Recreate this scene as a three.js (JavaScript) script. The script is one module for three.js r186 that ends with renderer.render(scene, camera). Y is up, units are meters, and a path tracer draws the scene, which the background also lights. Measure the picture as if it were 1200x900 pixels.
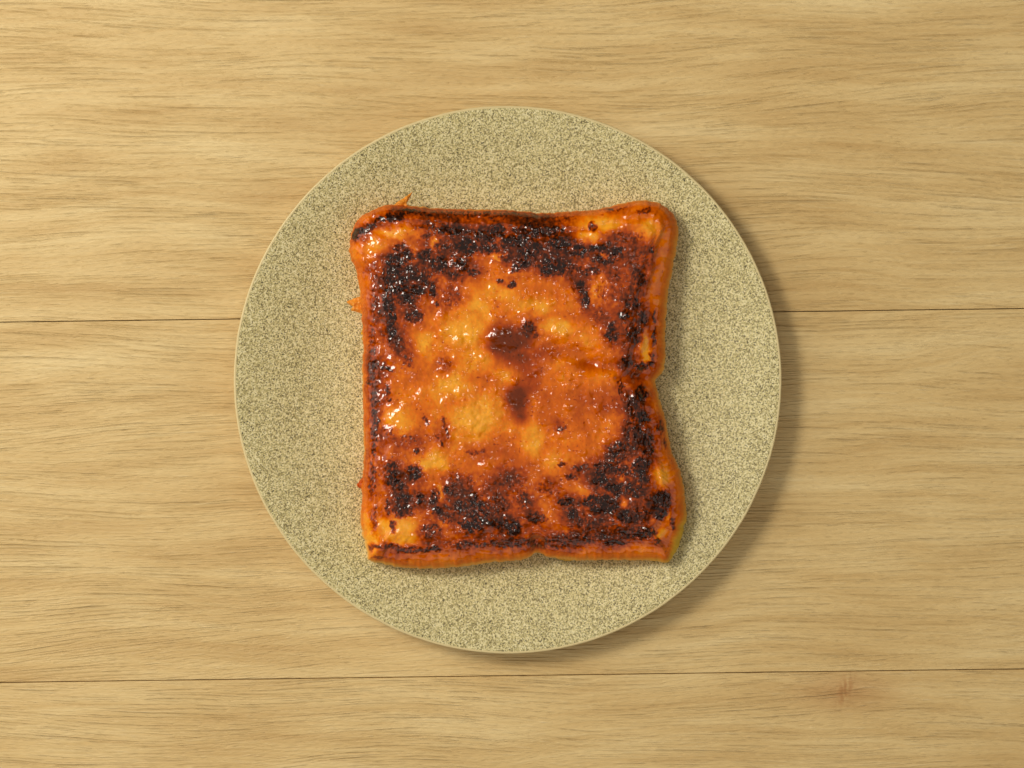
import * as THREE from 'three';
import { RoundedBoxGeometry } from 'three/addons/geometries/RoundedBoxGeometry.js';
import { RectAreaLightUniformsLib } from 'three/addons/lights/RectAreaLightUniformsLib.js';

// ------------------------------------------------------------------ camera, light, exposure
const scene = new THREE.Scene();
const CAMERA_HEIGHT = 0.7;                                   // straight above the table, in metres
const camera = new THREE.PerspectiveCamera(2 * THREE.MathUtils.radToDeg(Math.atan(0.140625 / CAMERA_HEIGHT)), 4 / 3, 0.05, 20);
camera.position.set(0, CAMERA_HEIGHT, 0);
camera.up.set(0, 0, -1);
camera.lookAt(0, 0, 0);
scene.add(camera);

const renderer = new THREE.WebGLRenderer({ antialias: true });
renderer.setSize(1024, 768);
renderer.toneMapping = THREE.LinearToneMapping;
renderer.toneMappingExposure = 0.98;
renderer.shadowMap.enabled = true;
scene.background = new THREE.Color(0, 0, 0);

RectAreaLightUniformsLib.init();
function lamp(name, color, intensity, w, h, from, to) {
  const l = new THREE.RectAreaLight(new THREE.Color().setRGB(...color), intensity, w, h);
  l.name = name; l.position.set(...from); l.lookAt(...to);
  scene.add(l);
}
lamp('key_bulb', [1, 0.935, 0.83], 31, 0.28, 0.28, [-0.68, 1.0, -0.38], [0, 0, 0]);       // kitchen lamp, up to the left of the table: its bright bulb
lamp('key_shade', [1, 0.935, 0.81], 1.3, 1.15, 1.15, [-0.9, 0.94, -0.5], [0, 0, 0]);        // and the wide pale shade round it
lamp('second_glint_light', [1, 0.935, 0.85], 20, 0.12, 0.12, [0.42, 1.3, -0.55], [0, 0, 0]);         // small added light, unseen, for more glints on the glaze
lamp('third_glint_light', [1, 0.935, 0.85], 18, 0.11, 0.11, [-0.12, 1.5, 0.42], [0, 0, 0]);  // also added, near overhead, so flatter glaze glints too
lamp('left_fill', [1, 0.96, 0.88], 1.2, 2.6, 1.3, [-2.2, 1.0, -0.5], [0, 0, 0]);        // added fill panel: broad, dim light from the left
lamp('right_fill', [1, 0.96, 0.88], 0.75, 2.6, 1.1, [2.0, 0.85, 0.7], [0, 0, 0]);        // another added panel, filling from the right
lamp('front_fill', [1, 0.96, 0.88], 0.85, 2.6, 1.1, [-0.2, 0.85, 2.0], [0, 0, 0]);  // added fill from the front, no real window
lamp('overhead_fill', [1, 0.96, 0.88], 0.42, 2.4, 2.4, [0, 2.1, 0], [0, 0, 0.001]);  // weak overhead panel, added to lift the shadows

// ------------------------------------------------------------------ noise and helpers
const { lerp, clamp, smoothstep } = THREE.MathUtils;
function rng(seed) { let s = seed >>> 0; return () => { s = (s + 0x6d2b79f5) >>> 0; let t = Math.imul(s ^ (s >>> 15), 1 | s); t = (t + Math.imul(t ^ (t >>> 7), 61 | t)) ^ t; return ((t ^ (t >>> 14)) >>> 0) / 4294967296; }; }
function makeNoise(seed) {                                   // gradient noise, about -1..1
  const r = rng(seed), perm = new Uint8Array(512), gx = new Float32Array(256), gy = new Float32Array(256);
  for (let i = 0; i < 256; i++) { perm[i] = i; const a = r() * Math.PI * 2; gx[i] = Math.cos(a); gy[i] = Math.sin(a); }
  for (let i = 255; i > 0; i--) { const j = Math.floor(r() * (i + 1)), k = perm[i]; perm[i] = perm[j]; perm[j] = k; }
  for (let i = 0; i < 256; i++) perm[i + 256] = perm[i];
  return (x, y) => {
    const xf = Math.floor(x), yf = Math.floor(y), X = xf & 255, Y = yf & 255, u = x - xf, v = y - yf;
    const a = perm[perm[X] + Y], b = perm[perm[X + 1] + Y], c = perm[perm[X] + Y + 1], d = perm[perm[X + 1] + Y + 1];
    const s = u * u * u * (u * (u * 6 - 15) + 10), t = v * v * v * (v * (v * 6 - 15) + 10);
    const n0 = gx[a] * u + gy[a] * v, n1 = gx[b] * (u - 1) + gy[b] * v, n2 = gx[c] * u + gy[c] * (v - 1), n3 = gx[d] * (u - 1) + gy[d] * (v - 1);
    return 1.45 * (n0 + (n1 - n0) * s + (n2 + (n3 - n2) * s - n0 - (n1 - n0) * s) * t);
  };
}
const fbm = (n, x, y, o = 4) => { let s = 0, a = 0.5; for (let i = 0; i < o; i++) { s += a * n(x, y); x = x * 2.03 + 17.3; y = y * 2.03 - 9.1; a *= 0.5; } return s; };
const toByte = (v) => Math.max(0, Math.min(255, Math.round(v)));
function dataTexture(data, w, h, srgb) {
  const t = new THREE.DataTexture(data, w, h, THREE.RGBAFormat);
  t.magFilter = THREE.LinearFilter; t.minFilter = THREE.LinearFilter;
  t.wrapS = t.wrapT = THREE.MirroredRepeatWrapping;
  if (srgb) t.colorSpace = THREE.SRGBColorSpace;
  t.needsUpdate = true;
  return t;
}
const mix3 = (a, b, t) => [a[0] + (b[0] - a[0]) * t, a[1] + (b[1] - a[1]) * t, a[2] + (b[2] - a[2]) * t];
const linear = (v) => { v /= 255; return v <= 0.04045 ? v / 12.92 : Math.pow((v + 0.055) / 1.055, 2.4); };
const part = (name, geometry, material, parent) => { const m = new THREE.Mesh(geometry, material); m.name = name; m.castShadow = m.receiveShadow = true; parent.add(m); return m; };

// ------------------------------------------------------------------ tabletop of wood planks
const PLANK_W = 0.132, PLANK_L = 1.2, TEX_W = 2048, TEX_H = 704, TEX_MM = 0.195;      // texture pixels of 0.195 mm
function woodMaterial(seed, knot) {
  const nA = makeNoise(seed), nB = makeNoise(seed + 11), nC = makeNoise(seed + 23), nD = makeNoise(seed + 37), nE = makeNoise(seed + 51), r = rng(seed + 5);
  const PX = 1 / TEX_MM, canvas = document.createElement('canvas');
  canvas.width = TEX_W; canvas.height = TEX_H;
  const ctx = canvas.getContext('2d');
  ctx.fillStyle = 'rgb(170,170,170)'; ctx.fillRect(0, 0, TEX_W, TEX_H);
  ctx.lineCap = 'round'; ctx.lineJoin = 'round';
  // the direction of the fibres
  const slope = (x, y) => 0.155 * nA(x / 80, y / 34) + 0.05 * nB(x / 26, y / 13) + 0.03 * nC(x / 9, y / 5);
  const stroke = (x, y, len, width, grey, alpha, extra) => {
    const steps = Math.max(4, Math.round(len / 1.4)), up = [], down = [];
    let px = x, py = y;
    for (let k = 0; k <= steps; k++) {
      const q = k / steps, w = width * PX * 0.5 * Math.pow(Math.sin(Math.PI * q), 0.55) * (0.75 + 0.35 * nE(px / 2.1, py * 3));
      up.push([px * PX, py * PX - w]); down.push([px * PX, py * PX + w]);
      px += len / steps; py += (slope(px, py) + extra + 0.07 * nD(px / 2.6, py / 1.3)) * len / steps;
    }
    ctx.fillStyle = `rgba(${grey},${grey},${grey},${alpha.toFixed(3)})`;
    ctx.beginPath();
    up.forEach(([a, b], k) => k ? ctx.lineTo(a, b) : ctx.moveTo(a, b));
    for (let k = steps; k >= 0; k--) ctx.lineTo(down[k][0], down[k][1]);
    ctx.fill();
  };
  const WMM = TEX_W * TEX_MM, HMM = TEX_H * TEX_MM;
  for (let k = 0; k < 42000; k++) {                          // short pores and ridges
    const x = r() * (WMM + 10) - 10, y = r() * HMM, z = nE(x / 60, y / 13), up = r() < 0.42;
    if (r() > 0.7 + 0.5 * z) continue;
    stroke(x, y, 1.5 + 11 * r() * r(), 0.2 + 0.2 * r(), up ? 255 : 20, (up ? 0.38 : 0.27) * (0.4 + 0.6 * r()), 0.05 * (r() - 0.5));
  }
  for (let y = -4; y < HMM + 4; y += 0.55 + 0.5 * r()) for (let x = -20 * r(); x < WMM;) {   // long grooves, each with its raised lower bank
    const len = 14 + 60 * r() * r(), z = nE(x / 60, y / 13) - 0.5 * nD(x / 40, y / 9), yy = y + 0.5 * (r() - 0.5), a = 0.2 + 0.4 * r() * r() + 0.1 * r();
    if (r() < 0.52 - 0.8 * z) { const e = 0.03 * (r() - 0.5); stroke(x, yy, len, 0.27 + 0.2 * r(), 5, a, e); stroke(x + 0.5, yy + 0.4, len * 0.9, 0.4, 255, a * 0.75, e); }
    x += len * (0.5 + 0.8 * r());
  }
  const h = ctx.getImageData(0, 0, TEX_W, TEX_H).data, col = new Uint8Array(TEX_W * TEX_H * 4), bump = new Uint8Array(TEX_W * TEX_H * 4);
  const light = [234, 206, 147], mid = [220, 187, 125], deep = [202, 165, 103], line = [162, 117, 66];
  for (let j = 0; j < TEX_H; j++) for (let i = 0; i < TEX_W; i++) {
    const x = i * TEX_MM, y = j * TEX_MM, o = (j * TEX_W + i) * 4;
    const wy = y + 6 * nA(x / 110, y / 55) + 1.8 * nB(x / 45, y / 22) + 0.4 * nC(x / 11, y / 6);
    const fine = nD(x / 3.4 + 9, wy / 0.42), fibre = nB(x / 26 + 40, wy / 0.8);
    const tone = clamp(0.53 + 0.36 * nA(x / 70 + 20, wy / 9) + 0.22 * nC(x / 120, wy / 20 + 3) + 0.2 * nE(x / 80 - 8, wy / 3.2 + 70) + 0.2 * fibre + 0.1 * nC(x / 25, y / 12), 0, 1);
    let c = tone < 0.5 ? mix3(deep, mid, tone * 2) : mix3(mid, light, tone * 2 - 1);
    const v = h[o] / 255;
    c = mix3(c, line, clamp((0.64 - v) * 0.5, 0, 0.4));
    if (knot) {
      const kx = x - knot[0], ky = y - knot[1];
      const k = Math.exp(-((kx + ky * 0.35) ** 2) / 6 - (ky * ky) / 30) * smoothstep(nC(x / 1.2, y / 3), -0.5, 0.3);
      c = mix3(c, [170, 114, 62], clamp(0.42 * k + 0.36 * Math.exp(-(kx * kx) / 300 - (ky * ky) / 45), 0, 1));
    }
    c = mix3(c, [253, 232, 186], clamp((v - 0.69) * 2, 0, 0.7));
    const g = 1 + 0.035 * fine;
    for (let q = 0; q < 3; q++) col[o + q] = toByte(c[q] * g);
    bump[o] = bump[o + 1] = bump[o + 2] = toByte(255 * clamp(v + 0.07 * fibre + 0.05 * fine, 0, 1));
    col[o + 3] = bump[o + 3] = 255;
  }
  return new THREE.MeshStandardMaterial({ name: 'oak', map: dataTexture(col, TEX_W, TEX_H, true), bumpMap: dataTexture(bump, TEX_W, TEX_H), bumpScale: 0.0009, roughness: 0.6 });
}
const tabletop = new THREE.Group();
tabletop.name = 'tabletop';
tabletop.userData = { kind: 'structure', label: 'pale oak tabletop of long planks under the plate', category: 'tabletop' };
tabletop.rotation.y = THREE.MathUtils.degToRad(0.765);
scene.add(tabletop);
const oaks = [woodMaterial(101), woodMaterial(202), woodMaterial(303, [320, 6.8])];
const plankGeometry = new RoundedBoxGeometry(PLANK_L, 0.018, PLANK_W - 0.00028, 2, 0.00022);
for (let k = 0; k < 7; k++) {                                // plank 3 lies under the plate's lower half
  const g = plankGeometry.clone(), p = g.attributes.position, uv = g.attributes.uv;
  for (let i = 0; i < p.count; i++) uv.setXY(i, (p.getX(i) + 0.1997) / (TEX_W * TEX_MM / 1000), (p.getZ(i) + PLANK_W / 2) / (TEX_H * TEX_MM / 1000));
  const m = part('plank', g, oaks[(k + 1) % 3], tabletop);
  if (k) m.name = 'plank_' + String(k).padStart(3, '0');
  m.position.set(0, -0.009 - [0.0001, 0.00005, 0, 0.00012, 0.00004, 0.0001, 0][k], 0.10685 - PLANK_W / 2 + (k - 3) * PLANK_W);
}
part('underside_board', new RoundedBoxGeometry(PLANK_L - 0.002, 0.02, 7 * PLANK_W - 0.002, 2, 0.002), new THREE.MeshStandardMaterial({ name: 'dark_board', color: new THREE.Color().setRGB(0.03, 0.02, 0.012), roughness: 0.9 }), tabletop).position.set(0, -0.0284, 0.10685 - PLANK_W / 2);

// ------------------------------------------------------------------ speckled stoneware plate
const plate = new THREE.Group();
plate.name = 'plate';
plate.userData = { label: 'round speckled khaki stoneware plate under the glazed toast', category: 'plate' };
plate.position.set(-0.00155, 0, -0.00155);
scene.add(plate);
const RIM = 0.0986, PLATE_SIZE = 2048;
const speckle = (() => {
  const col = new Uint8Array(PLATE_SIZE * PLATE_SIZE * 4), bump = new Uint8Array(PLATE_SIZE * PLATE_SIZE * 4), rgh = new Uint8Array(PLATE_SIZE * PLATE_SIZE * 4);
  const n1 = makeNoise(7), n2 = makeNoise(8), n4 = makeNoise(10);
  const base = [217, 203, 145], pale = [244, 234, 190], dark = [84, 73, 36], olive = [160, 146, 90];
  const GN = 590, GS = PLATE_SIZE / GN, r = rng(31), gx = new Float32Array(GN * GN), gy = new Float32Array(GN * GN), gt = new Float32Array(GN * GN);   // grains of 0.4 mm
  for (let k = 0; k < GN * GN; k++) { gx[k] = r(); gy[k] = r(); gt[k] = r(); }
  const tones = [dark, olive, base, pale], steps = [0.2, 0.46, 0.76];
  for (let j = 0; j < PLATE_SIZE; j++) for (let i = 0; i < PLATE_SIZE; i++) {
    const x = i / GS, y = j / GS, X = Math.floor(x), Y = Math.floor(y);
    let d1 = 9, d2 = 9, best = 0;
    for (let v = -1; v < 2; v++) for (let u = -1; u < 2; u++) {
      const k = ((Y + v + GN) % GN) * GN + (X + u + GN) % GN, d = (X + u + gx[k] - x) ** 2 + (Y + v + gy[k] - y) ** 2;
      if (d < d1) { d2 = d1; d1 = d; best = k; } else if (d < d2) d2 = d;
    }
    const mx = i * 0.1, my = j * 0.1, drift = 0.05 * n4(mx / 9, my / 9) + 0.07 * n2(mx / 2.2, my / 2.2), t = gt[best] + drift;
    let q = 0; while (q < 3 && t > steps[q]) q++;
    let k = mix3(tones[q], base, 0.25 + 0.3 * gx[best]);
    if (gt[best] > 0.985) k = [64, 56, 32];
    const o = (j * PLATE_SIZE + i) * 4, a = n1(mx / 1.1, my / 1.1), body = Math.sqrt(d2) - Math.sqrt(d1);
    for (let e = 0; e < 3; e++) col[o + e] = toByte(k[e] * (1 + 0.05 * a));
    bump[o] = bump[o + 1] = bump[o + 2] = toByte(90 + 90 * Math.min(body, 0.5) + 60 * (gt[best] - 0.5) + 30 * a);
    rgh[o] = rgh[o + 1] = rgh[o + 2] = toByte(255 * (0.5 + 0.15 * (gy[best] - 0.5)));
    col[o + 3] = bump[o + 3] = rgh[o + 3] = 255;
  }
  return [dataTexture(col, PLATE_SIZE, PLATE_SIZE, true), dataTexture(bump, PLATE_SIZE, PLATE_SIZE), dataTexture(rgh, PLATE_SIZE, PLATE_SIZE)];
})();
const stoneware = new THREE.MeshStandardMaterial({ name: 'speckled_stoneware', map: speckle[0], bumpMap: speckle[1], bumpScale: 0.00006, roughnessMap: speckle[2], roughness: 1 });
const ochre = new THREE.MeshStandardMaterial({ name: 'pale_ochre_edge', color: new THREE.Color().setRGB(0.74, 0.6, 0.3), bumpMap: speckle[1], bumpScale: 0.00003, roughness: 0.5 });
const plateTop = (r) => 0.0052 + 0.0076 * Math.pow(smoothstep(r, 0.052, 0.112) / smoothstep(RIM, 0.052, 0.112), 1.25);   // height of the upper face at radius r
function lathe(profile, segments = 360) {
  const g = new THREE.LatheGeometry(profile.map(([r, y]) => new THREE.Vector2(r, y)), segments);
  const p = g.attributes.position, n = makeNoise(77);
  for (let i = 0; i < p.count; i++) {
    const x = p.getX(i), z = p.getZ(i), r = Math.hypot(x, z);
    if (r > 0.09) { const w = 0.00006 * n(x * 90, z * 90) + 0.00003 * n(x * 420, z * 420), k = 1 + w / r * smoothstep(r, 0.09, 0.097); p.setXYZ(i, x * k, p.getY(i) + w * 0.8 * smoothstep(r, 0.09, 0.097), z * k); }
    g.attributes.uv.setXY(i, x / 0.2048 + 0.5, z / 0.2048 + 0.5);
  }
  g.computeVertexNormals();
  return g;
}
const upper = [[0.00001, plateTop(0)]];
for (let k = 1; k <= 60; k++) { const r = (RIM - 0.0009) * k / 60; upper.push([r, plateTop(r)]); }
const rimY = plateTop(RIM - 0.0012);
const dishProfile = [[0.00001, 0.0012], [0.056, 0.0012], [0.0572, 0.0001], [0.06, 0.0001], [0.0612, 0.0012], [0.075, 0.0036], [0.088, 0.0067], [RIM - 0.0014, rimY - 0.0034], [RIM - 0.00105, rimY - 0.0005], [RIM - 0.00092, rimY - 0.0001], ...upper.reverse()];
part('dish', lathe(dishProfile), stoneware, plate);
const lip = new THREE.SplineCurve([[-0.0009, 0], [-0.0006, 0.0001], [-0.0002, -0.00005], [0, -0.0006], [-0.0001, -0.0013], [-0.0008, -0.0026], [-0.0014, -0.0034]].map(([r, y]) => new THREE.Vector2(RIM + r, rimY + y))).getPoints(24).map((p) => [p.x, p.y]).reverse();
part('rim_edge', lathe(lip), ochre, plate);

// ------------------------------------------------------------------ glazed French toast
// The slice is drawn in its own units of 0.3055 mm, its middle at (605, 450).
const U = 0.0003055, CX = 605, CY = 450;
const toast = new THREE.Group();
toast.name = 'french_toast';
toast.userData = { label: 'thick square slice of caramel glazed French toast with charred patches, on the plate', category: 'toast' };
const SEAT = 0.0053;
toast.position.set((CX - 600) * U, SEAT, 0);
scene.add(toast);

const outline = [
  [[410, 281], [413, 268], [419, 257], [432, 248], [452, 240], [470, 239], [486, 241], [518, 244], [564, 245], [600, 246]],
  [[637, 249], [668, 247], [699, 245], [728, 238], [754, 234], [771, 237], [785, 246], [793, 257], [796, 273], [793, 293]],
  [[787, 323], [783, 348], [781, 374], [780, 398], [780, 423], [777, 436], [769, 446], [772, 462], [777, 480], [782, 500]],
  [[788, 530], [796, 548], [802, 571], [804, 590], [806, 603], [803, 616], [800, 630], [793, 646], [784, 659], [766, 658]],
  [[728, 657], [673, 657], [642, 653], [630, 648], [618, 655], [600, 658], [573, 660], [546, 664], [509, 667], [472, 666]],
  [[446, 661], [431, 656], [429, 643], [424, 626], [422, 603], [424, 586], [423, 570], [425, 556], [426, 530], [425, 480]],
  [[424, 434], [425, 405], [424, 376], [422, 350], [420, 334], [416, 314], [410, 301]],
].flat();
const curve = new THREE.CatmullRomCurve3(outline.map(([x, y]) => new THREE.Vector3(x, y, 0)), true, 'centripetal');

// where the pan scorched it: x, y, half width, half height, strength
const burns = [
  [[418, 276, 11, 8, 1], [426, 272, 8, 5, 1], [437, 266, 7, 4, .95], [447, 260, 8, 4, .95], [458, 256, 8, 5, 1], [468, 255, 10, 7, 1], [480, 250, 9, 5, .95], [497, 252, 16, 5, .8]],
  [[520, 253, 20, 6, .74], [550, 253, 24, 6, .72], [580, 253, 24, 6, .7], [610, 256, 24, 7, .66], [440, 320, 6, 20, .6], [441, 360, 7, 26, .62], [438, 400, 6, 28, .66], [437, 440, 6, 26, .75]],
  [[463, 314, 12, 16, 1], [468, 335, 15, 14, 1], [477, 350, 11, 10, 1], [456, 330, 7, 16, .95], [457, 357, 7, 20, 1], [460, 385, 6, 24, .98], [489, 342, 10, 9, 1], [477, 302, 11, 8, .95]],
  [[470, 292, 8, 5, .9], [498, 302, 13, 9, .95], [517, 311, 15, 11, .95], [508, 341, 5, 9, 1], [513, 357, 4, 7, .95], [486, 371, 11, 9, .92], [495, 325, 14, 10, .9], [480, 320, 10, 10, .9]],
  [[531, 273, 21, 9, .98], [546, 291, 16, 12, 1], [540, 313, 11, 9, .95], [556, 320, 9, 5, .95], [568, 278, 16, 10, .98], [584, 273, 9, 8, 1], [573, 293, 16, 7, .9], [598, 285, 13, 9, .95]],
  [[605, 316, 7, 5, .92], [600, 335, 6, 5, .95], [585, 330, 5, 3, .9], [507, 267, 22, 5, .75], [520, 290, 12, 7, .8], [595, 305, 12, 6, .8], [500, 280, 9, 5, .75], [530, 325, 10, 5, .8]],
  [[630, 272, 36, 9, .96], [612, 286, 15, 10, 1], [621, 295, 18, 13, .95], [654, 287, 16, 12, 1], [677, 296, 11, 8, 1], [642, 315, 10, 13, 1], [656, 313, 9, 12, 1], [614, 311, 12, 8, .95]],
  [[698, 293, 13, 6, 1], [717, 297, 12, 8, .95], [707, 307, 18, 5, .9], [677, 335, 8, 9, .92], [684, 351, 7, 14, .92], [690, 320, 14, 5, .85], [672, 317, 9, 6, .8], [720, 325, 7, 10, .72]],
  [[747, 328, 10, 11, .85], [740, 356, 12, 8, .88], [731, 370, 9, 7, 1], [752, 374, 7, 9, .95], [714, 384, 6, 8, .95], [717, 396, 9, 8, .93], [740, 393, 11, 16, .88], [733, 424, 9, 8, .98]],
  [[752, 429, 14, 5, .93], [766, 372, 3, 10, .85], [765, 395, 3, 12, .8], [762, 420, 3, 12, .8], [761, 295, 4, 3, .95], [693, 269, 4, 7, .88], [717, 246, 20, 3, .74], [754, 249, 12, 4, .7]],
  [[731, 281, 24, 9, .66], [745, 305, 18, 18, .6], [700, 370, 8, 10, .64], [620, 384, 9, 8, .84], [628, 392, 5, 5, .76], [735, 345, 18, 16, .62], [705, 345, 9, 20, .52], [640, 258, 40, 6, .66]],
  [[749, 462, 9, 11, .95], [740, 478, 12, 15, .82], [750, 488, 9, 9, 1], [745, 505, 7, 10, .97], [755, 514, 8, 9, .97], [726, 456, 4, 16, .75], [731, 523, 22, 8, .85], [759, 527, 7, 8, .95]],
  [[773, 499, 6, 9, .84], [778, 519, 3, 9, .8], [656, 500, 8, 5, .78], [749, 545, 10, 12, 1], [712, 547, 24, 9, .9], [735, 500, 10, 14, .78], [720, 533, 16, 8, .85], [752, 560, 8, 8, .95]],
  [[707, 591, 18, 13, 1], [693, 585, 12, 8, 1], [663, 586, 12, 6, 1], [670, 601, 10, 9, 1], [702, 560, 12, 9, .96], [731, 551, 16, 7, .92], [740, 572, 18, 10, .92], [719, 570, 14, 9, .96]],
  [[773, 582, 12, 10, 1], [770, 598, 12, 9, 1], [731, 603, 11, 9, 1], [747, 600, 13, 12, .88], [754, 622, 15, 7, .97], [721, 634, 15, 4, .98], [768, 634, 8, 3, .95], [735, 622, 18, 8, .86]],
  [[670, 629, 40, 8, .78], [715, 624, 30, 8, .78], [690, 612, 26, 7, .8], [602, 618, 9, 12, 1], [614, 583, 8, 13, .76], [627, 605, 13, 8, .86], [668, 557, 10, 5, .8], [680, 547, 12, 6, .78]],
  [[658, 543, 4, 3, .95], [787, 612, 4, 8, .8], [461, 552, 9, 18, .92], [466, 566, 9, 8, .98], [486, 553, 10, 12, .95], [493, 583, 5, 9, 1], [456, 590, 4, 12, .85], [475, 581, 12, 8, .9]],
  [[474, 597, 15, 7, .84], [510, 582, 7, 11, .93], [514, 597, 8, 6, 1], [526, 573, 8, 9, .9], [540, 591, 11, 10, .9], [554, 585, 8, 13, .94], [554, 613, 17, 10, 1], [575, 609, 12, 8, .98]],
  [[563, 591, 12, 8, .85], [588, 612, 14, 8, .9], [505, 620, 13, 11, .76], [505, 641, 15, 4, .95], [463, 614, 4, 7, .84], [456, 638, 20, 4, .82], [480, 642, 16, 4, .84], [598, 634, 40, 6, .8]],
  [[549, 636, 30, 5, .78], [650, 638, 40, 5, .72], [440, 470, 5, 28, .8], [440, 515, 5, 30, .76], [443, 493, 3, 12, .95], [438, 560, 5, 26, .7], [440, 605, 4, 20, .66], [491, 528, 3, 5, .93]],
  [[500, 493, 4, 5, .76], [521, 493, 3, 7, .78], [526, 505, 3, 9, .72], [519, 519, 3, 6, .85], [513, 511, 4, 4, .7], [454, 432, 9, 4, .92], [456, 457, 4, 9, .84], [458, 468, 4, 4, .95]],
  [[441, 428, 7, 9, .88], [468, 402, 12, 13, .66], [478, 421, 8, 12, .66], [521, 425, 12, 7, .55], [560, 528, 16, 4, .66], [595, 560, 20, 10, .6], [585, 590, 16, 12, .74], [640, 570, 14, 9, .62]],
  [[480, 515, 20, 6, .62], [455, 505, 10, 8, .62], [530, 350, 14, 12, .58], [600, 560, 9, 7, .62], [745, 441, 16, 4, .45]],
  [[436, 640, 6, 6, .7], [445, 652, 12, 3, .72], [535, 560, 10, 12, .6], [548, 565, 10, 14, .58], [575, 575, 10, 10, .62], [560, 600, 20, 9, .85], [525, 605, 10, 9, .74], [783, 585, 6, 12, .6]],
].flat();
// where the soft custard shows through the glaze
const pales = [
  [[545, 385, 26, 24, .9], [583, 345, 22, 10, .85], [500, 402, 10, 16, .85], [530, 455, 24, 15, .9], [560, 490, 30, 22, 1], [508, 540, 22, 10, .9], [464, 615, 22, 12, 1.15], [470, 628, 20, 8, 1.1], [436, 634, 9, 16, 1.2], [431, 612, 5, 12, .9], [792, 640, 8, 14, 1]],
  [[700, 264, 26, 9, .95], [690, 280, 12, 6, .9], [755, 408, 5, 22, 1], [652, 384, 20, 9, .9], [624, 520, 13, 24, .9], [776, 558, 9, 14, .75], [771, 625, 8, 5, 1], [699, 338, 11, 14, .75]],
  [[511, 286, 6, 8, .9], [584, 301, 11, 4, .9], [486, 300, 5, 10, .7], [708, 300, 6, 4, .85], [726, 557, 5, 6, .8], [738, 551, 4, 6, .8], [683, 575, 9, 6, .6], [598, 440, 14, 12, .55]],
  [[440, 292, 10, 9, .7], [470, 275, 24, 5, .7], [470, 492, 18, 14, .7], [640, 540, 12, 14, .7], [560, 420, 18, 16, .7], [620, 360, 26, 9, .7], [745, 565, 4, 5, .7], [755, 270, 18, 9, .6]],
  [[560, 360, 18, 10, .8], [600, 500, 12, 12, .5], [690, 400, 20, 8, .35], [516, 575, 5, 10, .7], [460, 540, 5, 10, .3], [727, 585, 5, 5, .7], [782, 600, 4, 8, .7], [520, 610, 8, 8, .4]],
].flat();
// pools of dark caramel in the hollows
const pools = [[591, 401, 22, 20, 1], [610, 398, 18, 15, .85], [660, 412, 26, 9, .27], [700, 428, 30, 9, .3], [745, 442, 24, 8, .32], [604, 420, 20, 14, .6], [616, 442, 17, 24, .6], [606, 466, 15, 20, .95], [611, 484, 9, 14, .65], [636, 412, 20, 11, .35], [610, 545, 36, 18, .3], [590, 520, 26, 20, .25], [700, 475, 34, 22, .25], [660, 470, 34, 24, .2]];

const FW = 460, FH = 480, FX = 380, FY = 210;                // field of one value per unit
function field(list, soft, blur = 0) {
  const f = new Float32Array(FW * FH);
  for (const [x, y, rx, ry, s] of list) {
    const gx = rx * 1.7 + 1, gy = ry * 1.7 + 1;
    for (let j = Math.max(0, Math.floor(y - gy - FY)); j < Math.min(FH, y + gy - FY); j++) for (let i = Math.max(0, Math.floor(x - gx - FX)); i < Math.min(FW, x + gx - FX); i++) {
      const d = Math.hypot((i + FX - x) / rx, (j + FY - y) / ry), k = s * (1 - smoothstep(d, soft, 1.6)), o = j * FW + i;
      f[o] = Math.max(f[o], k) + 0.25 * Math.min(f[o], k) * (1 - Math.max(f[o], k));
    }
  }
  for (let pass = 0; pass < (blur ? 2 : 0); pass++) for (const [step, lines, count, stride] of [[1, FH, FW, FW], [FW, FW, FH, 1]]) for (let a = 0; a < lines; a++) {
    const row = Float32Array.from({ length: count }, (_, k) => f[a * stride + k * step]);
    for (let k = 0; k < count; k++) { let t = 0; for (let e = -blur; e <= blur; e++) t += row[clamp(k + e, 0, count - 1)]; f[a * stride + k * step] = t / (2 * blur + 1); }
  }
  return (x, y) => {
    x = clamp(x - FX, 0, FW - 1.01); y = clamp(y - FY, 0, FH - 1.01);
    const i = Math.floor(x), j = Math.floor(y), u = x - i, v = y - j, o = j * FW + i;
    return lerp(lerp(f[o], f[o + 1], u), lerp(f[o + FW], f[o + FW + 1], u), v);
  };
}
const burnAt = field(burns, 0.5), sootAt = field(burns, 0.5, 8), paleAt = field(pales, 0.3), poolAt = field(pools, 0.2);
const t1 = makeNoise(401), t2 = makeNoise(402), t3 = makeNoise(403), t4 = makeNoise(404), t5 = makeNoise(405);
function scorch(x, y) {                                       // 0 soft bread ... 1 char, broken up by the pores of the crumb
  const wx = x + 3.2 * t1(x / 13, y / 13) + 1.8 * t2(x / 4.5, y / 4.5), wy = y + 3.2 * t3(x / 13, y / 13) + 1.8 * t4(x / 4.5, y / 4.5);
  const b = burnAt(wx, wy);
  const n = 0.3 * t5(x / 6.5, y / 6.5) + 0.44 * t1(x / 2.8 + 31 + y / 24, y / 3.5) + 0.24 * t2(x / 1.7, y / 1.9);
  const pore = smoothstep(t4(x / 4.6 + 80, y / 5.6), 0.3, 0.62) * smoothstep(t5(x / 26 + 30, y / 26), -0.3, 0.3);   // open pores that stayed pale
  return clamp((0.95 * b + n * (0.12 + 0.56 * b)) * (1 - 0.5 * pore), 0, 1.15);
}

// relief of the upper face in millimetres above the plate
const seg = (x, y, ax, ay, bx, by) => { const t = clamp(((x - ax) * (bx - ax) + (y - ay) * (by - ay)) / ((bx - ax) ** 2 + (by - ay) ** 2), 0, 1); return Math.hypot(x - ax - t * (bx - ax), y - ay - t * (by - ay)); };
const bell = (d, w) => Math.exp(-(d * d) / (w * w));
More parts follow.
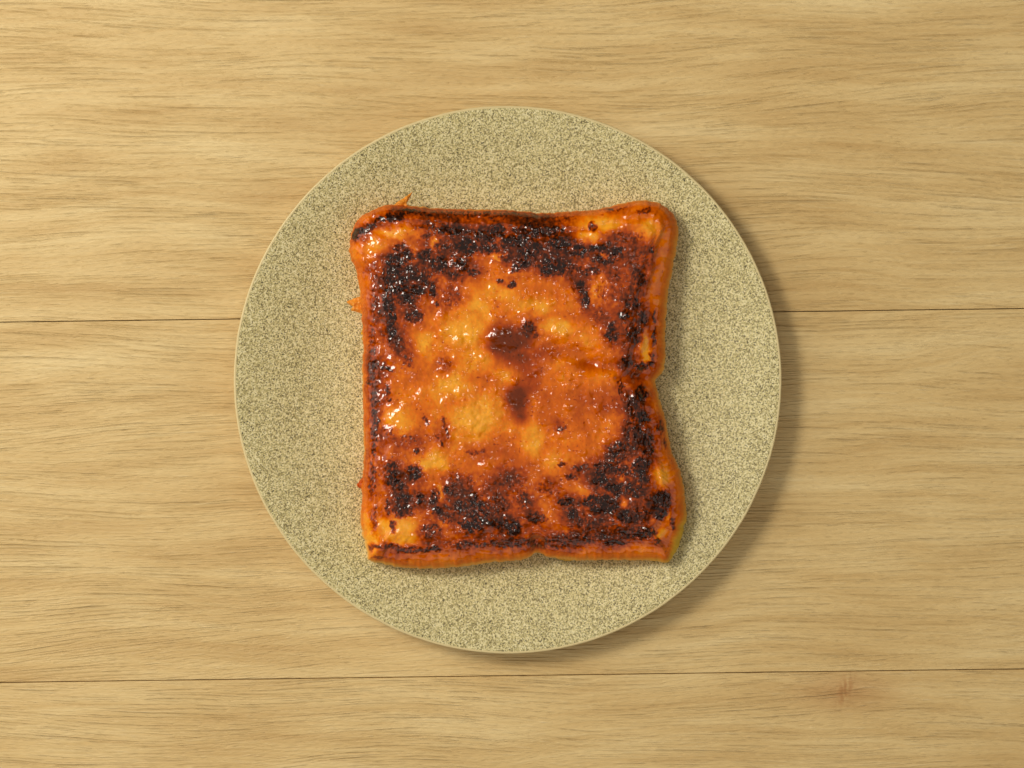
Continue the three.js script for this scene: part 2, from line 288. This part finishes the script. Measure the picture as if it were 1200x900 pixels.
// lumps of syrup: x, y, width, height
const beads = [
  [[584, 394, 10, 1.2], [597, 402, 9, .7], [604, 448, 4.5, .65], [606, 464, 9, .8], [652, 385, 4, .45], [644, 357, 4, .5], [519, 371, 5, .55], [577, 374, 6, .6], [525, 427, 4.5, .5], [570, 542, 6, .6]],
  [[514, 568, 5, .55], [528, 566, 5, .5], [557, 580, 5, .55], [637, 566, 6, .6], [731, 371, 6, .6], [548, 304, 6, .6], [542, 316, 6, .65], [603, 621, 7, .7], [683, 621, 5, .5], [717, 541, 4, .5]],
  [[752, 507, 5, .5], [749, 466, 5, .6], [716, 442, 4, .5], [552, 394, 5, .45], [566, 420, 5, .5], [540, 400, 5, .45], [660, 395, 5, .45], [640, 470, 5, .5], [665, 478, 5, .45], [600, 505, 5, .4]],
  [[655, 575, 6, .6], [575, 612, 6, .6], [722, 600, 6, .6], [757, 618, 5, .6], [540, 460, 5, .4], [520, 390, 5, .45], [620, 350, 5, .45], [700, 480, 5, .4], [655, 440, 5, .45], [630, 430, 5, .4]],
].flat();
function relief(x, y) {
  let h = 19 + 1.3 * fbm(t2, x / 95 + 5, y / 95, 2);
  h -= 0.5 * bell(Math.hypot((x - 598) / 1.2, y - 402), 20) + 0.5 * bell(Math.hypot(x - 608, (y - 472) / 1.3), 14);
  for (const [bx, by, w, a] of beads) { const d = Math.abs(x - bx) + Math.abs(y - by); if (d < w * 4) h += a * bell(Math.hypot(x - bx + 1.5 * t1(y / 6, x / 9), y - by), w); }
  h -= 0.9 * bell(seg(x, y, 635, 402, 690, 424), 11) + 1.0 * bell(seg(x, y, 690, 424, 772, 445), 10) + 0.8 * bell(seg(x, y, 745, 440, 775, 446), 8) + 1.6 * bell(seg(x, y, 630, 655, 628, 632), 6);
  const pool = clamp(poolAt(x, y) * 1.1, 0, 1), b = scorch(x, y), calm = 1 - 0.7 * pool;
  h += 0.34 * t4(x / 21, y / 21) * calm + 0.18 * t5(x / 10 + 7, y / 10) * calm;
  const wet = smoothstep(t5(x / 30 + 60, y / 30), -0.3, 0.45) * 0.6 + 0.45;   // where the glaze is beaded, where it lies smooth
  h += 0.26 * t2(x / 9 + 20, y / 8) * wet + (0.125 + 0.03 * b) * t1(x / 5.2, y / 5.2) * calm * wet + (0.045 + 0.04 * b) * t3(x / 2.8, y / 2.8) * (1 - 0.5 * pool);
  h += 0.08 * smoothstep(b, 0.45, 0.95);
  return h;
}

const ramp = [[252, 172, 46], [229, 113, 6], [168, 63, 4], [90, 35, 8], [36, 17, 10]];   // custard, amber, rust, umber, char
function crustColor(x, y) {
  const wx = x + 5 * t3(x / 18 + 9, y / 18) + 2 * t5(x / 6, y / 6), wy = y + 5 * t4(x / 18, y / 18 + 9) + 2 * t1(x / 6, y / 6 + 4);
  const b = scorch(x, y), pale = paleAt(wx, wy), pool = poolAt(x + 2 * t1(x / 9, y / 9), y + 2 * t2(x / 9, y / 9));
  const m = fbm(t2, x / 24 + 2, y / 24, 5), f = t3(x / 2.6, y / 2.6), f2 = t4(x / 5 + 3, y / 5);
  let g = 1.04 - 0.95 * pale + 0.8 * m + 0.1 * f + 0.12 * f2 + 2 * pool;
  g = Math.min(Math.max(g, 0.1 + 0.12 * f), 2.7);
  g += 0.9 * smoothstep(t1(x / 3.7 + 5, y / 3.7), 0.42, 0.75) * smoothstep(t3(x / 22 + 40, y / 22), -0.1, 0.4) * (1 - 0.5 * pale) + 0.12 * t5(x / 3.1, y / 5.5);
  const burnt = b < 0.4 ? b / 0.4 * 1.1 : b < 0.65 ? 1.1 + (b - 0.4) / 0.25 * 1.15 : 2.25 + (b - 0.65) / 0.35 * 1.38;
  const soot = clamp(sootAt(wx, wy) * 1.55, 0, 1) * (1 - 0.95 * Math.min(1, pale * 1.1));
  g = Math.max(g, 0.85 * g + soot * (2.1 + 0.9 * f2 + 0.5 * f + 0.8 * m) * 0.85);
  g = clamp(Math.max(g, burnt + 0.22 * (g - 1)), 0, 3.999);
  const k = Math.floor(g);
  return { c: mix3(ramp[k], ramp[k + 1], g - k).map((v) => v * (1 + 0.05 * f)), pale, pool };
}
const N_ROUND = 1300, N_TOP = 380, N_SIDE = 44, SKIN = 9;
function buildToast() {
  const pts = curve.getSpacedPoints(N_ROUND).slice(0, N_ROUND), rows = N_TOP + 1 + N_SIDE;
  const pos = new Float32Array((N_ROUND * rows) * 3), uv = new Float32Array(N_ROUND * rows * 2), color = new Float32Array(N_ROUND * rows * 3);
  const rag = makeNoise(90);
  const put = (k, x, y, h) => { pos[k * 3] = (x - CX) * U; pos[k * 3 + 1] = h / 1000; pos[k * 3 + 2] = (y - CY) * U; };
  for (let i = 0; i < N_ROUND; i++) {
    const a = pts[(i + N_ROUND - 20) % N_ROUND], b = pts[(i + 20) % N_ROUND], p = pts[i];
    let nx = -(b.y - a.y), ny = b.x - a.x; const l = Math.hypot(nx, ny); nx /= -l; ny /= -l;   // outward
    const jag = 0.9 * rag(p.x / 7, p.y / 7) + 0.6 * rag(p.x / 3 + 50, p.y / 3);
    const ox = p.x + nx * jag, oy = p.y + ny * jag;
    const inset = 9.5 + 9.5 * smoothstep(nx * 0.55 + ny * 0.83, -0.1, 0.95) + 5 * smoothstep(nx, 0.5, 1) + 8 * bell(Math.hypot(p.x - 800, p.y - 636), 26) + 5 * bell(Math.hypot(p.x - 426, p.y - 640), 26) + 1.5 * rag(p.x / 30, p.y / 30 + 9);
    const ex = ox - nx * inset, ey = oy - ny * inset, dx = ex - CX, dy = ey - CY, R = Math.hypot(dx, dy);
    let edgeH = 0, edgeRelief = 0;
    for (let s = 0; s <= N_TOP; s++) {
      const f = 0.002 + 0.998 * s / N_TOP, x = CX + dx * f, y = CY + dy * f, d = (1 - f) * R;
      const drop = 2.6 * Math.pow(1 - Math.min(1, d / 34), 2) - 0.3 * bell(d - 9, 5) + 0.22 * bell(d - 18, 5);
      edgeRelief = relief(x, y); edgeH = edgeRelief - drop;
      const k = s * N_ROUND + i;
      put(k, x, y, edgeH);
      uv[k * 2] = (x - FX) / FW; uv[k * 2 + 1] = (y - FY) / FH;
    }
    // the side: rounds over, bulges to the outline at two fifths of the height, tucks in at the plate
    for (let v = 1; v <= N_SIDE; v++) {
      const q = v / N_SIDE, k = (N_TOP + v) * N_ROUND + i;
      let out, h;
      if (q < 0.6) { const w = lerp(0.3, Math.PI / 2, q / 0.6), w0 = 0.3; out = (Math.sin(w) - Math.sin(w0)) / (1 - Math.sin(w0)); h = 7.2 + (edgeH - 7.2) * Math.cos(w) / Math.cos(w0); }
      else { const w = (q - 0.6) / 0.4; out = 1 - 0.45 * w * w; h = 7.2 * (1 - w); }
      const bumpy = (0.45 * t4(p.x / 9 + p.y / 7, h / 2.6) + 0.2 * t5((p.x + p.y) / 3, h)) * smoothstep(q, 0.05, 0.4);
      const x = ex + nx * (inset * out + bumpy * 1.4), y = ey + ny * (inset * out + bumpy * 1.4);
      if (q < 0.6) h += (relief(x, y) - edgeRelief) * Math.cos(q / 0.6 * Math.PI / 2);
      put(k, x, y, Math.max(0.05, h));
      uv[k * 2] = (x - FX) / FW; uv[k * 2 + 1] = (y - FY) / FH;
      // baked side: deep orange under the crust, paler and yellower lower down
      const tint = 0.5 + 0.5 * t1(p.x / 26 + 3, p.y / 26 + q * 1.5) + 0.25 * t2(p.x / 6, p.y / 6 + q * 4);
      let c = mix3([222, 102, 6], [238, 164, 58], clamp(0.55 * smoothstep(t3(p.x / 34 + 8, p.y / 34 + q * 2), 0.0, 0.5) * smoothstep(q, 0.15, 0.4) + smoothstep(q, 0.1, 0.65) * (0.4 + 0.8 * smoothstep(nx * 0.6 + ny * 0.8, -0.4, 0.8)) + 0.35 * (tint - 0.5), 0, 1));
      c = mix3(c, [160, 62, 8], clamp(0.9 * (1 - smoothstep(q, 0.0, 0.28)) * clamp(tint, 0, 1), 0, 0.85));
      const torn = Math.min(1, 1.3 * bell(Math.hypot(p.x - 797, p.y - 636), 32));
      c = mix3(c, [216, 172, 44], torn * smoothstep(q, 0.15, 0.3));
      c = mix3(c, [244, 190, 100], 0.95 * bell(Math.hypot(p.x - 428, p.y - 640), 30) * smoothstep(q, 0.05, 0.3));
      if (q < 0.45) c = mix3(crustColor(x, y).c, c, smoothstep(q, 0.2, 0.42));
      for (let e = 0; e < 3; e++) color[k * 3 + e] = linear(c[e]);
    }
  }
  const index = { top: [], side: [], crumb: [] };
  for (let s = 0; s < rows - 1; s++) for (let i = 0; i < N_ROUND; i++) {
    const j = (i + 1) % N_ROUND, a = s * N_ROUND + i, b = s * N_ROUND + j, c = a + N_ROUND, d = b + N_ROUND;
    const where = s < N_TOP + SKIN ? index.top : Math.hypot(pts[i].x - 797, pts[i].y - 636) < 17 + 4 * t1(i / 9, s / 6) && s > N_TOP + SKIN + 2 + 3 * t2(i / 7, 3) ? index.crumb : index.side;
    where.push(a, b, c, b, d, c);
  }
  const all = new THREE.BufferGeometry();
  all.setAttribute('position', new THREE.BufferAttribute(pos, 3));
  all.setIndex(new THREE.BufferAttribute(Uint32Array.from([0]), 1));
  const full = new Uint32Array(index.top.length + index.side.length + index.crumb.length);
  full.set(index.top); full.set(index.side, index.top.length); full.set(index.crumb, index.top.length + index.side.length);
  all.setIndex(new THREE.BufferAttribute(full, 1));
  all.computeVertexNormals();
  const nor = all.attributes.normal.array, made = {};
  for (const name of Object.keys(index)) {
    const seen = new Int32Array(N_ROUND * rows).fill(-1), list = [], idx = new Uint32Array(index[name].length);
    index[name].forEach((v, k) => { if (seen[v] < 0) { seen[v] = list.length; list.push(v); } idx[k] = seen[v]; });
    const g = new THREE.BufferGeometry(), take = (src, n) => { const out = new Float32Array(list.length * n); list.forEach((v, k) => { for (let e = 0; e < n; e++) out[k * n + e] = src[v * n + e]; }); return new THREE.BufferAttribute(out, n); };
    g.setAttribute('position', take(pos, 3)); g.setAttribute('normal', take(nor, 3)); g.setAttribute('uv', take(uv, 2));
    if (name !== 'top') g.setAttribute('color', take(color, 3));
    g.setIndex(new THREE.BufferAttribute(idx, 1));
    made[name] = g;
  }
  return made;
}
function toastMaps() {
  const S = 3, W = FW * S, H = FH * S, col = new Uint8Array(W * H * 4), rgh = new Uint8Array(W * H * 4);
  for (let j = 0; j < H; j++) for (let i = 0; i < W; i++) {
    const x = FX + i / S, y = FY + j / S, { c, pale, pool } = crustColor(x, y), o = (j * W + i) * 4;
    for (let q = 0; q < 3; q++) col[o + q] = toByte(c[q]);
    rgh[o] = rgh[o + 1] = rgh[o + 2] = toByte(255 * clamp(0.1 + 0.03 * t4(x / 8, y / 8) + 0.16 * smoothstep(pale, 0.8, 1) - 0.06 * pool, 0.08, 1));
    col[o + 3] = rgh[o + 3] = 255;
  }
  return [dataTexture(col, W, H, true), dataTexture(rgh, W, H)];
}
const [toastColor, toastRough] = toastMaps();
const glazed = new THREE.MeshPhysicalMaterial({ name: 'glazed_crust', map: toastColor, roughnessMap: toastRough, roughness: 1, ior: 1.5, specularIntensity: 0.85 });
const baked = new THREE.MeshPhysicalMaterial({ name: 'soaked_bread_side', vertexColors: true, roughness: 0.5, specularIntensity: 0.5 });
const shapes = buildToast();
part('fried_top', shapes.top, glazed, toast);
part('side', shapes.side, baked, toast);
const crumb = part('exposed_crumb', shapes.crumb, baked, toast);
crumb.userData.label = 'yellow torn crumb at the lower right corner';

// torn shreds of egg-soaked crust that stick out of the sides
const shredMaterial = (c) => new THREE.MeshPhysicalMaterial({ name: 'egg_shred', specularIntensity: 0.6, color: new THREE.Color().setRGB(linear(c[0]), linear(c[1]), linear(c[2])), roughness: 0.3 });
const shredOrange = shredMaterial([230, 146, 44]), shredRust = shredMaterial([196, 84, 12]), shredYellow = shredMaterial([214, 158, 30]);
function shred(name, points, height, lift, material) {
  const ring = new THREE.CatmullRomCurve3(points.map(([x, y]) => new THREE.Vector3(x, y, 0)), true, 'catmullrom', 0.4).getPoints(79), n = 80, rows = 9;
  ring.length = n;
  const mx = ring.reduce((a, p) => a + p.x, 0) / n, my = ring.reduce((a, p) => a + p.y, 0) / n, pos = [], idx = [];
  for (const sign of [1, -1]) for (let s = 0; s <= rows; s++) for (let i = 0; i < n; i++) {
    const f = Math.sin(Math.max(0.01, s / rows) * Math.PI / 2), x = lerp(mx, ring[i].x + 0.5 * t2(ring[i].x / 2, ring[i].y / 2), f), y = lerp(my, ring[i].y + 0.5 * t3(ring[i].x / 2, ring[i].y / 2), f);
    const X = (x - CX) * U, Z = (y - CY) * U, out = Math.hypot(X / 0.058, Z / 0.064);
    pos.push(X, height + lift * (out - 1) + sign * 0.0011 * Math.sqrt(1 - Math.min(1, f * f)) + 0.0007 * t1(x / 4, y / 4) + 0.0003 * t4(x / 1.7, y / 1.7), Z);
  }
  for (let side = 0; side < 2; side++) for (let s = 0; s < rows; s++) for (let i = 0; i < n; i++) {
    const o = side * (rows + 1) * n, a = o + s * n + i, b = o + s * n + (i + 1) % n, c = a + n, d = b + n;
    if (side) idx.push(a, c, b, b, c, d); else idx.push(a, b, c, b, d, c);
  }
  const g = new THREE.BufferGeometry();
  g.setAttribute('position', new THREE.Float32BufferAttribute(pos, 3));
  g.setIndex(idx);
  g.computeVertexNormals();
  return part(name, g, material, toast);
}
shred('torn_shred', [[458, 247], [464, 238], [474, 231.5], [483, 225.5], [480, 232], [477, 239], [480, 247]], 0.0098, 0.004, shredOrange);
shred('torn_shred_001', [[428, 345], [420, 347], [411, 350], [405, 353], [409, 357], [412, 359], [410, 363], [417, 365], [428, 367]], 0.006, -0.004, shredOrange);
shred('torn_shred_002', [[430, 556], [424, 560], [420, 565], [418, 569], [422, 573], [430, 575]], 0.010, -0.006, shredRust);
shred('torn_shred_003', [[428, 384], [423, 386], [421, 391], [424, 393], [422, 398], [429, 399]], 0.004, -0.003, shredYellow);
shred('torn_shred_004', [[650, 654], [656, 658], [664, 659.5], [672, 659], [674, 654]], 0.003, -0.003, shredYellow);
shred('torn_shred_005', [[792, 640], [800, 632], [803, 636], [798, 648], [786, 660], [784, 655]], 0.0022, -0.003, shredMaterial([120, 58, 16]));

renderer.render(scene, camera);
